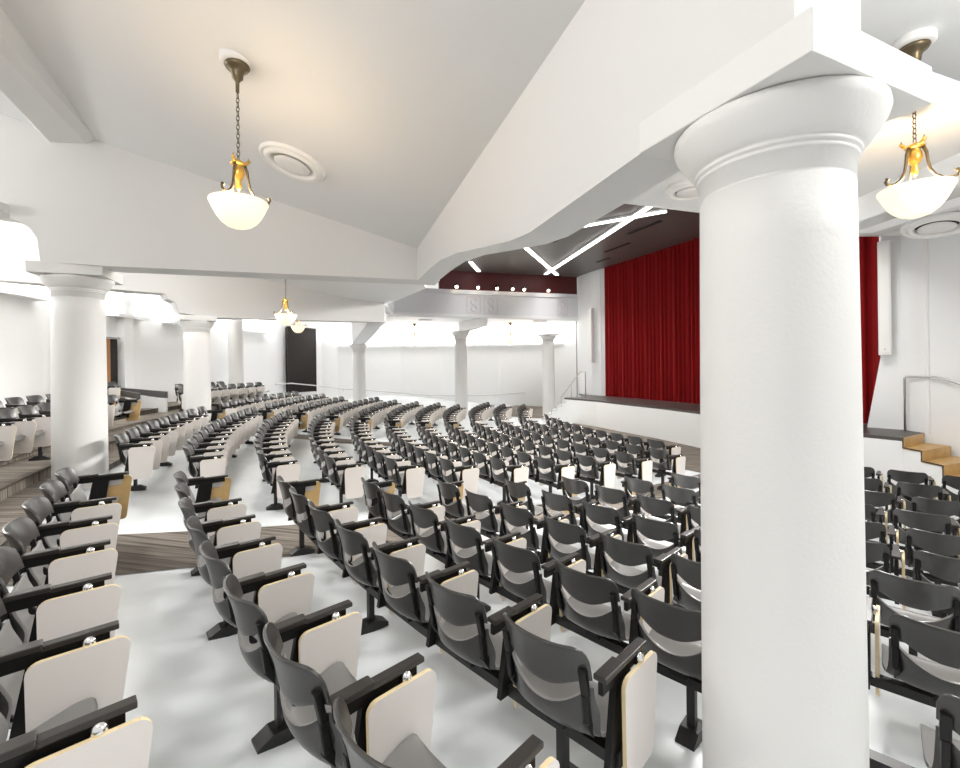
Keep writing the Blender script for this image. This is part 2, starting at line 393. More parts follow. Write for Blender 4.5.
# right hand bay: ceiling with the pendant, beam across, soffit beyond
slab('ceiling_right', m='wall', pts=[(1.35, 1.9, 4.92), (1.4, 1.2, 4.92), (2.3, -1.0, 4.92), (5.9, -1.0, 4.78), (5.32, 4.9, 4.78), (5.2, 6.25, 4.78), (4.3, 6.0, 4.8), (3.0, 4.4, 4.85)])
mb = MB('wall')
mb.prism([(5.2, 6.3, 4.2), (5.2, 6.3, 6.7), (5.4, 3.0, 6.7), (5.4, 3.0, 4.2)], (.3, 0, 0)); mb.prism([(5.9, -1, 4.2), (5.9, -1, 6.0), (5.4, 3.0, 6.0), (5.4, 3.0, 4.2)], (.3, 0, 0)); struct(mb.build('wall_beam_stage'))
mb = MB('ceil')
mb.prism([(5.2, 6.3, 4.2), (7.85, 9.3, 4.98), (8.3, 9.25, 4.98), (8.75, 8.6, 4.78), (9.2, 6.6, 4.5), (9.5, 3.0, 4.2), (5.4, 3.0, 4.2)], (0, 0, .12)); struct(mb.build('ceiling_stage_right'))

# ------------------------------------------------------------------ columns
def column(x, y, r, z0, zt, label, ab, rot, abh=.14, n=48):
    """zt = underside of the abacus"""
    c = empty('column', (x, y, z0), 0, label, 'column')
    h = zt-z0; s = r/.285
    mb = MB('column')
    prof = [(r*1.03, 0)]
    for i in range(13):
        t = i/12; prof.append((r*(1.03-.055*t**1.5), t*(h-.28*s)))
    mb.lathe(prof, n=n); mb.build('shaft', c)
    rt = r*.975; mb = MB('column'); k = s*.86
    mb.lathe([(rt, h-.325*k), (rt*.985, h-.322*k), (rt*.985, h-.312*k), (rt*1.0, h-.309*k), (rt*1.0, h-.232*k), (rt*1.035, h-.228*k), (rt*1.045, h-.216*k), (rt*1.035, h-.206*k), (rt*1.065, h-.203*k), (rt*1.075, h-.191*k), (rt*1.06, h-.182*k),
              (rt*1.09, h-.178*k), (rt*1.17, h-.15*k), (rt*1.27, h-.105*k), (rt*1.345, h-.06*k), (rt*1.375, h-.028*k), (rt*1.365, h-.006*k), (rt*1.31, h)], n=n)
    mb.build('capital', c)
    mb = MB('column'); mb.box((0, 0, h+abh/2), (ab, ab, abh), rot=Matrix.Rotation(rot, 3, 'Z'), bevel=.008); mb.build('abacus', c)
    return c
column(1.215, 1.865, .277, floor_z(18.4)-.02, 3.36, 'huge white round column in the right foreground hiding part of the stage', .73, math.radians(24.), abh=.14, n=72)
column(-5.46, 6.16, .287, ROWZ[1]+.02, 3.66, 'thick white round column at left beside the carpeted steps', .78, math.radians(22), abh=.14)
column(-7.05, 11.26, .287, ROWZ[1], 3.60, 'white round column standing second from the left edge of the photo', .76, math.radians(40), abh=.12)
column(-5.62, 21.0, .287, .55, 3.42, 'slim white column before the wall rail, just right of the dark door', .74, 0, abh=.10)
column(-.91, 21.6, .300, .05, 4.0, 'slim white column in mid hall below the stencil panels', .74, .3, abh=.09)
column(3.24, 21.4, .285, 0, 3.80, 'slim white column beside the stage stairs at the far side', .74, .5, abh=.09)
column(-9.72, 18.0, .27, .9, 5.0, 'white half-round column against the left wall behind the second column', .6, 0, abh=.08)

# ------------------------------------------------------------------ stage
st = empty('stage', (6.5, 13, 0), 0, 'white fronted stage with dark boarded deck below the red curtain', 'stage')
edge = [(3.55, 19.1), (4.5, 17.55), (5.0, 16.2), (5.72, 14.46), (6.2, 12.9), (6.72, 10.8), (7.25, 8.62), (7.58, 8.12)]
back = [(8.46, 8.62), (8.46, 9.05), (8.9, 9.6), (9.2, 14), (7.5, 20), (6.5, 21.5), (4.75, 21.8), (4.5, 19.6)]
off = Vector((6.5, 13, 0))
mb = MB('wall'); mb.prism([Vector((*p, 0))-off for p in edge+back], (0, 0, .965)); mb.build('stage_front', st)
mb = MB('stage_wood'); mb.prism([Vector((*p, .965))-off for p in edge+back], (0, 0, .065)); mb.build('deck', st)

# curtain: pleated velvet
cur = [(5.50, 19.88), (6.5, 17.5), (7.37, 15.37), (7.75, 12.4), (7.99, 10.5), (8.72, 9.82)]
def along(pts, n):
    P = [Vector((*p, 0)) for p in pts]; L = [0]
    for a, b in zip(P, P[1:]): L.append(L[-1]+(b-a).length)
    out = []
    for i in range(n+1):
        s = L[-1]*i/n; k = max(j for j in range(len(P)-1) if L[j] <= s+1e-9); t = (s-L[k])/(L[k+1]-L[k])
        out.append((P[k].lerp(P[k+1], t), (P[k+1]-P[k]).normalized(), s))
    return out
bm = bmesh.new(); N = 560; zs = [1.035, 1.6, 2.4, 3.4, 4.4, 5.4, 6.2, 6.68]; cols = []
for p, d, s in along(cur, N):
    nr = Vector((-d.y, d.x, 0)); ph = s/.21*2*PI+.8*math.sin(s*1.7)+.5*math.sin(s*4.1)
    row = []
    for z in zs:
        w = .078*(1-.25*(z-1)/5.6)
        o = w*math.sin(ph)+.018*math.sin(ph*2.3+z*.25)
        row.append(bm.verts.new((p.x+nr.x*o+d.x*.02*math.cos(ph), p.y+nr.y*o+d.y*.02*math.cos(ph), z)))
    cols.append(row)
for a, b in zip(cols, cols[1:]):
    for k in range(len(zs)-1): bm.faces.new((a[k], b[k], b[k+1], a[k+1])).smooth = True
me = bpy.data.meshes.new('stage_curtain'); bm.to_mesh(me); bm.free(); me.materials.append(M['velvet'])
tag(link('stage_curtain', me), 'deep red pleated velvet curtain closing the stage', 'curtain')

# right stairs (golden treads, descending along the stage side)
sr = empty('staircase', (8.0, 7.6, 0), 0, 'golden wood stair descending from the right end of the stage', 'stairs')
o = Vector((8.0, 7.6, 0)); f = [(7.58, 8.12), (7.63, 7.83), (7.66, 7.50), (7.69, 7.2), (7.72, 6.9), (7.75, 6.6)]; bk = [(8.42, 8.60), (8.56, 8.24), (8.74, 7.86), (8.86, 7.5), (8.98, 7.1), (9.08, 6.75)]
mbw, mbt, mbn = MB('wall'), MB('gold_wood'), MB('nosing')
for i in range(5):
    z = 1.03-.18*(i+1)
    q = [Vector((*f[i], 0))-o, Vector((*f[i+1], 0))-o, Vector((*bk[i+1], 0))-o, Vector((*bk[i], 0))-o]
    mbw.prism([v+Vector((0, 0, 0)) for v in q], (0, 0, z-.03))
    mbt.prism([v+Vector((0, 0, z-.03)) for v in q], (0, 0, .03))
    mbt.prism([Vector((*f[i], z))-o+Vector((.004, 0, 0)), Vector((*bk[i], z))-o, Vector((*bk[i], z+.178))-o, Vector((*f[i], z+.178))-o+Vector((.004, 0, 0))], (.0, -.014, 0))
    mbn.tube([Vector((*f[i], z+.178))-o+Vector((-.008, -.01, 0)), Vector((*f[i], z))-o+Vector((-.008, -.01, 0)), Vector((*f[i+1], z))-o+Vector((-.008, 0, -.01))], .014, n=6)
mbw.build('stringer', sr)['label'] = 'white stair side'; mbt.build('treads', sr); mbn.build('edge_trim', sr)['label'] = 'dark stair edge trim'
mb = MB('steel'); zt = 2.10; mb.tube([(8.36, 8.90, 1.03), (8.36, 8.90, zt-.02), (8.37, 8.87, zt), (8.46, 8.42, zt), (8.50, 8.28, zt-.03), (8.86, 7.1, 1.62), (9.05, 6.4, 1.3)], .022, n=10)
tag(mb.build('handrail'), 'steel handrail above the golden stair at right', 'handrail')

# left stairs
sl = empty('staircase', (3.3, 19.6, 0), 0, 'small white stair at the far left end of the stage', 'stairs')
o = Vector((3.3, 19.6, 0)); mb = MB('wall'); mbn = MB('trimline')
for i in range(5):
    z = 1.03-.18*(i+1); x1 = 3.62-.19*i; y1 = 19.02+.12*i
    q = [Vector((x1, y1, 0))-o, Vector((x1-.19, y1+.12, 0))-o, Vector((x1+.25, y1+1.2, 0))-o, Vector((x1+.44, y1+1.08, 0))-o]
    mb.prism(q, (0, 0, z)); mbn.tube([q[0]+Vector((-.01, -.01, z)), q[1]+Vector((-.01, -.01, z)), q[1]+Vector((-.01, -.01, z-.17))], .012, n=5)
mb.build('steps', sl); mbn.build('edge_trim', sl)
mb = MB('steel'); mb.tube([(3.42, 19.15, .75), (3.42, 19.15, 1.05), (4.18, 18.95, 2.09), (4.22, 18.94, 2.11), (4.40, 18.9, 2.11), (4.40, 18.9, 1.03)], .022, n=8)
mb.tube([(3.84, 19.04, 1.62), (3.84, 19.06, 1.03)], .016, n=6)
tag(mb.build('handrail'), 'thin steel handrail on the small stair at the far left end of the stage', 'handrail')

# column loudspeakers either side of the stage
def line_speaker(x, y, z0, z1, rz, w, label):
    e = empty('column_speaker', (x, y, z0), rz, label, 'loudspeaker', 'column loudspeakers beside the stage'); h = z1-z0
    mb = MB('vent_metal'); mb.box((0, 0, h/2), (w, .16, h), bevel=.015); mb.build('cabinet', e)
    mb = MB('plaster'); mb.box((0, -.085, h/2), (w*.72, .012, h*.94), bevel=.004); mb.build('grille', e)
    mb = MB('chrome'); mb.sphere((0, -.095, .12), .015); mb.build('badge', e)
line_speaker(8.19, 9.13, 2.53, 4.82, math.radians(-42), .20, 'white column loudspeaker on the wall right of the red curtain')
line_speaker(5.02, 20.3, 2.5, 4.95, math.radians(-65), .22, 'white column loudspeaker on the wall left of the red curtain')

# wall details: vertical trims
for i, (x, y, z0, z1, w) in enumerate(((9.12, 6.6, .5, 4.55, .06), (8.50, 8.56, 1.03, 4.8, .03), (4.86, 22.6, 0, 4.6, .05))):
    mb = MB('plaster' if i < 2 else 'trimline'); mb.box((x-.02, y-.02, (z0+z1)/2), (w, w, z1-z0)); struct(mb.build('trim_%d' % (50+i)))
for i, (x, y) in enumerate(((-10.45, 13.3), (-10.35, 11.6))):
    mb = MB('wall'); mb.box((x, y, 3.4), (.26, .34, 4.6)); struct(mb.build('trim_%d' % (60+i)))

# wall handrail far left
rail = [(-9.48, 20.9, 1.69), (-9.2, 22.0, 1.68), (-8.45, 23.35, 1.50), (-7.42, 24.45, 1.27), (-6.4, 24.95, 1.17), (-4.5, 25.3, .97), (-2.84, 25.45, .80), (-1.15, 25.5, .74), (.82, 25.5, .78), (2.5, 25.3, .88)]
wr = empty('wall_rail', rail[0], 0, 'long thin handrail along the far wall passing the dark door', 'handrail'); o = Vector(rail[0])
mb = MB('steel'); mb.tube([Vector(p)-o for p in rail], .028, n=8); mb.build('rail', wr)
for p in rail[1:]:
    if p[0] < -8.3: continue
    mb = MB('steel'); mb.tube([Vector(p)-o, Vector(p)-o+Vector((0, .02, -.12)), Vector(p)-o+Vector((-.02, .24, -.13))], .014, n=6); mb.build('bracket', wr)

# guard rails of the upper entrance
ge = empty('guard_wall', (-9.9, 13.2, ROWZ[-2]), 0, 'white guard wall with dark cap in front of the upper left doorway', 'guard rail')
o = Vector((-9.9, 13.2, ROWZ[-2]))
mb = MB('wall'); mb.prism([Vector(p)-o for p in ((-9.13, 13.15, .9), (-9.90, 13.05, .9), (-9.90, 13.05, 1.66), (-9.13, 13.15, 1.58))], (-.03, .09, 0)); mb.build('panel', ge)
mb = MB('guard'); mb.prism([Vector(p)-o for p in ((-9.18, 13.2, 1.57), (-10.35, 12.92, 1.79), (-10.35, 12.92, 1.91), (-9.18, 13.2, 1.77))], (-.03, .12, 0)); mb.build('rail_cap', ge)
mb = MB('guard'); mb.prism([Vector(p)-o for p in ((-9.24, 12.2, 1.62), (-9.98, 12.1, 1.80), (-9.98, 12.1, 1.93), (-9.24, 12.2, 1.78))], (-.03, .12, 0)); mb.build('rail_cap', ge)

# ------------------------------------------------------------------ ceiling fittings
def vent(x, y, z, r, nrm, label):
    e = empty('ceiling_vent', (x, y, z), 0, label, 'vent', 'round ceiling vents')
    e.rotation_euler = Vector(nrm).to_track_quat('Z', 'Y').to_euler()      # local +z points down into the room
    mb = MB('plaster'); mb.lathe([(r, -.02), (r, .012), (r*.97, .03), (r*.93, .035), (r*.88, .022), (r*.84, .03), (r*.80, .05), (r*.72, .055), (r*.66, .045), (r*.62, .02), (r*.60, -.02)], n=40, cap=False); mb.build('ring', e)
    mb = MB('slot'); mb.lathe([(0, -.015), (r*.62, -.015)], n=32, cap=False); mb.build('duct', e)
    mb = MB('vent_metal'); mb.lathe([(0, .028), (r*.30, .030), (r*.52, .034), (r*.54, .040), (r*.53, .046), (r*.30, .05), (0, .05)], n=36, cap=False); mb.build('diffuser', e)
dn = Vector((CP[1], CP[2], -1)).normalized()
vent(-2.13, 5.22, cz(-2.13, 5.22)-.005, .37, dn, 'round white ceiling vent beside the nearest left pendant lamp')
vent(2.26, 4.78, 4.262, .27, (0, 0, -1), 'round white ceiling vent tucked behind the capital of the huge column')
vent(6.85, 6.75, 4.42, .40, (-.16, -.13, -1), 'round white ceiling vent at the right edge below the right pendant lamp')
vent(-2.52, 20.9, 4.58, .34, (0, 0, -1), 'small far ceiling vent below the left end of the balcony front')
vent(2.95, 22.0, 4.56, .34, (0, 0, -1), 'small far ceiling vent below the right end of the balcony front')
vent(-4.6, 12.6, 4.80, .28, (0, 0, -1), 'small ceiling vent near the pair of overlapping pendant lamps')

PS = .85
def pendant(x, y, zc, zrim, label, tilt=0., power=20, nrm=(0, 0, -1)):
    e = empty('pendant_lamp', (x, y, zc), 0, label, 'pendant lamp', 'brass pendant lamps with glass bowls')
    e.scale = (PS, PS, PS); D = (zc-zrim)/PS
    mb = MB('plaster'); mb.lathe([(.155, .06), (.155, -.015), (.14, -.03), (.10, -.035), (0, -.035)], n=28); mb.build('rosette', e)
    mb = MB('bronze'); mb.lathe([(.0, -.02), (.105, -.02), (.115, -.045), (.10, -.07), (.07, -.085), (.055, -.12), (.05, -.16), (.03, -.18), (.018, -.20), (.016, -.30), (.0, -.30)], n=24); mb.build('canopy', e)
    mb = MB('bronze'); z = -.31; k = 0; zb = -(D-.40)
    n = max(3, int((-zb-.31)/.043)); st_ = (-zb-.31)/n
    for k in range(n):
        cc = -.31-st_*(k+.5); ax = k % 2
        pts = []
        for t in range(10):
            a = 2*PI*t/10; u = .014*math.cos(a); w = (st_*.62)*math.sin(a)
            pts.append((u, 0, cc+w) if ax else (0, u, cc+w))
        mb.tube(pts, .0045, n=5, closed=True)
    mb.build('chain', e)
    zr = -D
    mb = MB('gold')
    mb.lathe([(0, zr+.40), (.03, zr+.40), (.05, zr+.385), (.075, zr+.37), (.06, zr+.355), (.035, zr+.34), (.05, zr+.32), (.055, zr+.27), (.04, zr+.23), (.02, zr+.20), (.03, zr+.16), (.018, zr+.12), (0, zr+.10)], n=20)
    for q in range(3):
        a = 2*PI*q/3+.5; c, s = math.cos(a), math.sin(a)
        mb.tube([(.04*c, .04*s, zr+.37), (.075*c, .075*s, zr+.385), (.095*c, .095*s, zr+.41), (.088*c, .088*s, zr+.435)], .012, n=7, radii=[.016, .016, .014, .006])
    mb.build('crown', e)
    for q in range(3):
        a = 2*PI*q/3+.5+tilt; c, s = math.cos(a), math.sin(a); mb = MB('bronze')
        pr = [(.055, .36), (.075, .30), (.085, .22), (.10, .14), (.135, .075), (.185, .035), (.235, .02), (.268, .03), (.278, .055), (.268, .075), (.252, .07)]
        mb.tube([(r*c, r*s, zr+z) for r, z in pr], .010, n=7, radii=[.014, .014, .012, .012, .012, .012, .012, .012, .013, .014, .012])
        mb.sphere((.235*c, .235*s, zr-.035), .014); mb.build('arm', e)
    mb = MB('bowl'); R = .262
    out = [(R, .0), (R*1.0, -.016), (R*.94, -.05), (R*.85, -.10), (R*.74, -.152), (R*.60, -.20), (R*.42, -.237), (R*.22, -.257), (0, -.262)]
    inn = [(R-.016, 0), (R*.90, -.045), (R*.80, -.10), (R*.68, -.152), (R*.52, -.198), (R*.3, -.23), (0, -.243)]
    mb.lathe([(r, zr+z) for r, z in inn[::-1]]+[(r, zr+z) for r, z in out], n=40, cap=False); mb.build('bowl', e)
    ld = bpy.data.lights.new('pendant_bulb', 'POINT'); ld.energy = power*1.15; ld.color = (1, .76, .50); ld.shadow_soft_size = .08
    lo = bpy.data.objects.new('bulb', ld); COL.objects.link(lo); lo.parent = e; lo.location = (0, 0, zr+.02)
    return e
pendant(-1.98, 3.74, cz(-1.98, 3.74), 3.79, 'brass pendant lamp with glowing bowl, nearest one at upper left')
pendant(3.33, 3.44, 4.82, 3.72, 'brass pendant lamp with glowing bowl at the right edge beyond the huge column', tilt=.6)
pendant(-4.16, 9.71, 4.75, 3.56, 'brass pendant lamp under the middle beam, larger of the overlapping pair', tilt=1)
pendant(-5.92, 14.74, 4.9, 3.78, 'brass pendant lamp in front of the dark door, smaller of the overlapping pair')
pendant(-3.24, 22.5, 4.58, 3.78, 'small distant pendant lamp left of the mid hall slim column', power=14)
pendant(1.54, 22.5, 4.56, 3.72, 'small distant pendant lamp between the two slim columns near the stage', power=14)

# linear lights on the dark ceiling
def strip(a, b, label, w=.15):
    a = Vector((*a, 0)); b = Vector((*b, 0)); d = b-a; L = d.length; m = (a+b)/2
    e = empty('strip_light', (m.x, m.y, 6.65), math.atan2(d.y, d.x), label, 'ceiling light', 'linear lights on the dark ceiling')
    mb = MB('vent_metal'); mb.box((0, 0, -.03), (L, w+.02, .06)); mb.build('housing', e)
    mb = MB('strip'); mb.box((0, 0, -.072), (L-.01, w, .03)); mb.build('diffuser', e)
    ld = bpy.data.lights.new('strip_area', 'AREA'); ld.shape = 'RECTANGLE'; ld.size = L; ld.size_y = w; ld.energy = 8*L; ld.spread = math.radians(105)
    lo = bpy.data.objects.new('strip_glow', ld); COL.objects.link(lo); lo.parent = e; lo.location = (0, 0, -.10)
strip((1.68, 16.0), (3.62, 20.9), 'short bright linear light, left arm of the V on the dark ceiling')
strip((3.05, 20.7), (4.55, 11.95), 'longest bright linear light crossing the dark ceiling toward the column')
strip((3.15, 13.6), (5.15, 12.35), 'bright linear light at the top crossing the longest strip')
strip((-.33, 18.1), (.0, 19.9), 'small bright linear light alone near the left spotlights')
for i, (x, y, L, a, lb) in enumerate(((5.13, 14.02, 1.4, -1.17, 'thin slot diffuser on the dark ceiling left of the curtain, nearest one'), (5.01, 16.37, 1.33, -1.17, 'thin slot diffuser on the dark ceiling, middle one by the curtain'), (5.03, 18.3, .8, -1.17, 'thin slot diffuser on the dark ceiling, farthest one by the curtain'), (2.85, 14.75, 1.65, -1.2, 'thin slot diffuser on the dark ceiling beside the beam'))):
    mb = MB('slot'); mb.box((0, 0, 0), (L, .13, .02)); o = tag(mb.build('ceiling_diffuser'), lb, 'air diffuser', 'slot diffusers on the dark ceiling'); o.location = (x, y, 6.638); o.rotation_euler = (0, 0, a)
# spotlights on the band
ordn = ['first', 'second', 'third', 'fourth', 'fifth', 'sixth', 'seventh', 'eighth', 'ninth', 'tenth', 'eleventh', 'twelfth', 'thirteenth', 'fourteenth', 'fifteenth', 'sixteenth', 'seventeenth', 'eighteenth']
for i, x in enumerate((-.98, -.04, .81, 1.53, 2.07, 3.23)):
    y = on_front(x)-.16+.0
    e = empty('spotlight', (x, y, 5.93), 0, '%s spotlight from the left glowing on the maroon band' % ordn[i], 'spotlight', 'spotlights along the maroon band')
    mb = MB('black'); mb.lathe([(0, .10), (.07, .10), (.085, .0), (.085, -.06), (.075, -.06)], n=18, cap=False); mb.box((0, .10, .05), (.03, .22, .03)); mb.build('housing', e)
    mb = MB('lens'); mb.sphere((0, -.02, -.03), .075, u=16, v=10); mb.build('lens', e)
    ld = bpy.data.lights.new('spot_beam', 'SPOT'); ld.energy = 120; ld.color = (1, .88, .72); ld.spot_size = math.radians(80); ld.spot_blend = .7; ld.shadow_soft_size = .1
    lo = bpy.data.objects.new('beam', ld); COL.objects.link(lo); lo.parent = e; lo.location = (0, -.12, -.10)
    lo.rotation_euler = (Vector((.5, -1, -1.0))).to_track_quat('-Z', 'Y').to_euler()

# ------------------------------------------------------------------ chairs
def smoothstep(t): t = max(0, min(1, t)); return t*t*(3-2*t)
PROFILE = [(-.012, .418), (-.002, .432), (-.020, .446), (-.060, .444), (-.11, .428), (-.165, .412), (-.22, .404), (-.268, .412), (-.304, .445), (-.324, .495), (-.331, .55), (-.336, .605), (-.344, .655), (-.357, .71), (-.372, .757), (-.390, .803)]
def catmull(P, t):
    n = len(P)-1; x = t*n; i = min(int(x), n-1); f = x-i
    p0, p1, p2, p3 = P[max(i-1, 0)], P[i], P[i+1], P[min(i+2, n)]
    def c(a, b, cc, d): return .5*((2*b)+(-a+cc)*f+(2*a-5*b+4*cc-d)*f*f+(-a+3*b-3*cc+d)*f**3)
    return c(p0[0], p1[0], p2[0], p3[0]), c(p0[1], p1[1], p2[1], p3[1])
T_RIM, T_LUM = 9.55/15, 11.05/15        # rim of the pan and lower edge of the back at mid width
def half_w(t):
    if t < .12: return .222+.024*smoothstep(t/.12)
    return .246-.030*smoothstep((t-.32)/.3)
def shell_pt(u, t):
    y, z = catmull(PROFILE, t); w = half_w(t); a = abs(u)
    side = smoothstep((t-.42)/.2)                    # wings fold forward along the back
    y += side*.072*a**2.4
    z += (1-side)*.020*a**3                          # pan edges turn up a little
    if .3 < t < .75: y += .03*a**3*smoothstep((t-.3)/.15)*(1-smoothstep((t-.6)/.15))
    return Vector((u*w, y, z))
US = [-1, -.975, -.93, -.86, -.77, -.66, -.54, -.41, -.27, -.13, 0, .13, .27, .41, .54, .66, .77, .86, .93, .975, 1]
def shell_mesh(name, t0f, t1f, nv, m_):
    bm = bmesh.new(); grid = []
    for j in range(nv+1):
        row = []
        for u in US:
            a = abs(u); t0, t1 = t0f(a), t1f(a)
            t = t0+(t1-t0)*j/nv
            row.append(bm.verts.new(shell_pt(u, t)))
        grid.append(row)
    for a, b in zip(grid, grid[1:]):
        for i in range(len(US)-1): bm.faces.new((a[i], a[i+1], b[i+1], b[i])).smooth = True
    bmesh.ops.recalc_face_normals(bm, faces=bm.faces)
    me = bpy.data.meshes.new(name); bm.to_mesh(me); bm.free()
    o = bpy.data.objects.new(name+'_raw', me); COL.objects.link(o)
    m = o.modifiers.new('s', 'SOLIDIFY'); m.thickness = .013; m.offset = 0
    m = o.modifiers.new('b', 'BEVEL'); m.width = .004; m.segments = 2; m.limit_method = 'ANGLE'; m.angle_limit = math.radians(50)
    dg = bpy.context.evaluated_depsgraph_get(); dg.update()
    out = bpy.data.meshes.new_from_object(o.evaluated_get(dg)); out.name = name
    bpy.data.objects.remove(o); bpy.data.meshes.remove(me)
    for p in out.polygons: p.use_smooth = True
    out.materials.clear(); out.materials.append(M['plastic'])
    if m_ == 'pan':                                   # reflected light painted as grey on upward faces of the black shell
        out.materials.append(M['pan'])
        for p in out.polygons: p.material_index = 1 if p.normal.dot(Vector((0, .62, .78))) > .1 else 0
    return out
def rc(a, r=.22, amt=1.): return (1-math.sqrt(max(0, 1-((a-(1-r))/r)**2)))*amt if a > 1-r else 0.
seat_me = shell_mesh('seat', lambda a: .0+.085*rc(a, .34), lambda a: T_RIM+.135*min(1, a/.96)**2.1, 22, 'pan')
back_me = shell_mesh('backrest', lambda a: T_LUM+.075*smoothstep(a/.95)**1.6-.004, lambda a: 1.-.095*rc(a, .26), 9, 'plastic')
US2 = US
def frame_meshes():
    mb = MB('black')                                             # side bracket
    mb.box((.0, -.352, .63), (.040, .022, .17), rot=Matrix.Rotation(math.radians(-9), 3, 'X'), bevel=.005)
    mb.box((.0, -.318, .50), (.034, .03, .16), rot=Matrix.Rotation(math.radians(-7), 3, 'X'), bevel=.005)
    return mb.mesh('back_bracket')
def bracket(x):
    mb = MB('black'); rx = Matrix.Rotation(math.radians(12), 3, 'X')
    mb.box((x, -.303, .655), (.034, .026, .12), rot=rx, bevel=.006); mb.box((x, -.288, .548), (.026, .028, .12), rot=Matrix.Rotation(math.radians(8), 3, 'X'), bevel=.006)
    mb.box((x*.97, -.255, .455), (.024, .035, .10), rot=Matrix.Rotation(math.radians(35), 3, 'X'), bevel=.006)
    return mb.mesh('back_bracket')
def arm_mesh(sx):
    x = .255*sx; mb = MB('arm', 'black')
    mb.box((x, -.215, .690), (.056, .150, .022), bevel=.005); mb.box((x, -.035, .680), (.042, .215, .020), bevel=.004)
    mb.box((x, -.12, .650), (.022, .33, .05), mi=1, bevel=.004)
    return mb.mesh('armrest')
def post_mesh(sx):
    x = .255*sx; mb = MB('black')
    mb.prism([(x-.014, -.245, .30), (x-.014, -.11, .30), (x-.014, -.065, .63), (x-.014, -.185, .63)], (.028, 0, 0)); return mb.mesh('arm_post')
def tablet_mesh(sx, outer='cream'):
    mb = MB(outer, 'ply_edge', 'tan')
    x0 = .290*sx; th = .017*sx; pts = []
    def arc(cx, cz_, r, a0, a1, n=5):
        for i in range(n+1):
            a = math.radians(a0+(a1-a0)*i/n); pts.append((x0, cx+r*math.cos(a), cz_+r*math.sin(a)))
    arc(.065, .612, .040, 0, 90); arc(-.145, .612, .040, 90, 180); arc(-.150, .265, .030, 180, 270); arc(.030, .265, .030, 270, 352)
    mb.prism(pts, (th, 0, 0), mi=2, side_mi=1, end_mi=0)
    return mb.mesh('tablet')
def knob_mesh(sx):
    mb = MB('chrome'); mb.sphere((.283*sx, -.015, .658), .022, sc=(.9, 1, 1), u=12, v=8); mb.box((.272*sx, -.015, .645), (.03, .04, .02)); return mb.mesh('hinge_knob')
def plate_mesh(sx):
    mb = MB('steel'); mb.box((.286*sx, -.03, .60), (.008, .11, .06), bevel=.003); return mb.mesh('hinge_plate')
br_l, br_r = bracket(-.196), bracket(.196)
arm_r, post_r, tab_r, knob_r = arm_mesh(1), post_mesh(1), tablet_mesh(1), knob_mesh(1)
arm_l, post_l, tab_l, knob_l, hp_l = arm_mesh(-1), post_mesh(-1), tablet_mesh(-1), knob_mesh(-1), plate_mesh(-1)
mb = MB('black'); mb.box((0, -.185, .370), (.10, .10, .05), bevel=.008); sup_me = mb.mesh('seat_support')

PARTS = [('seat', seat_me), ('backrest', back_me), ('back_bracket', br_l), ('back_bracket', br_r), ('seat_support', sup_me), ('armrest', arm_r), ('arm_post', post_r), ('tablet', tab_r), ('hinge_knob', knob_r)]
LEFT = [('armrest', arm_l), ('arm_post', post_l), ('tablet', tab_l), ('hinge_plate', hp_l), ('hinge_knob', knob_l)]
LBL = {'seat': 'black seat pan, reflected light painted grey on its top', 'tablet': 'cream tablet with plywood edge', 'hinge_knob': 'silver knob'}
proto = empty('auditorium_chair')
for nme, me in PARTS:
    o = link(nme, me, proto)
    if nme in LBL: o['label'] = LBL[nme]
proto_end = empty('auditorium_chair')
for nme, me in PARTS[:5]+LEFT:
    o = link(nme, me, proto_end)
    if nme in LBL: o['label'] = LBL[nme]
used = {id(proto): False, id(proto_end): False}
def put_chair(src, loc, rz, label, group):
    if not used[id(src)]: used[id(src)] = True; c = src
    else:
        c = src.copy(); COL.objects.link(c)
        for ch in list(src.children):
            d = ch.copy(); COL.objects.link(d); d.parent = c
    c.location = loc; c.rotation_euler = (0, 0, rz); tag(c, label, 'chair', group)

# camera projection used to leave out chairs the photograph shows nothing of
F, Y0, ROLL = 451.76, 366.19, .012
def proj(p):
    if p.y < .15: return None
    u, v = F*p.x/p.y, F*(CAMZ-p.z)/p.y; c, s = math.cos(ROLL), math.sin(ROLL)
    return 480+c*u+s*v, Y0-s*u+c*v
def face_rot(deg): a = math.radians(deg); return math.atan2(math.cos(a), -math.sin(a))
def visible(r, a, z):
    m = Matrix.Translation(pol(r, a, z)) @ Matrix.Rotation(face_rot(a), 4, 'Z')
    q = [proj(m @ Vector(p)) for p in ((-.2, -.38, .78), (.2, -.38, .78), (0, -.3, .5), (.29, 0, .6), (.29, -.1, .3), (0, .1, .44), (-.2, 0, .43))]
    q = [p for p in q if p]
    inside = [p for p in q if -4 < p[0] < 964 and p[1] < 772]
    if not inside: return False
    d = pol(r, a).length
    if d > 3.2 and all(704 < p[0] < 862 for p in inside): return False
    if d > 6.6 and all(53 < p[0] < 107 for p in inside) and all(p[1] < 470 for p in inside): return False
    return True

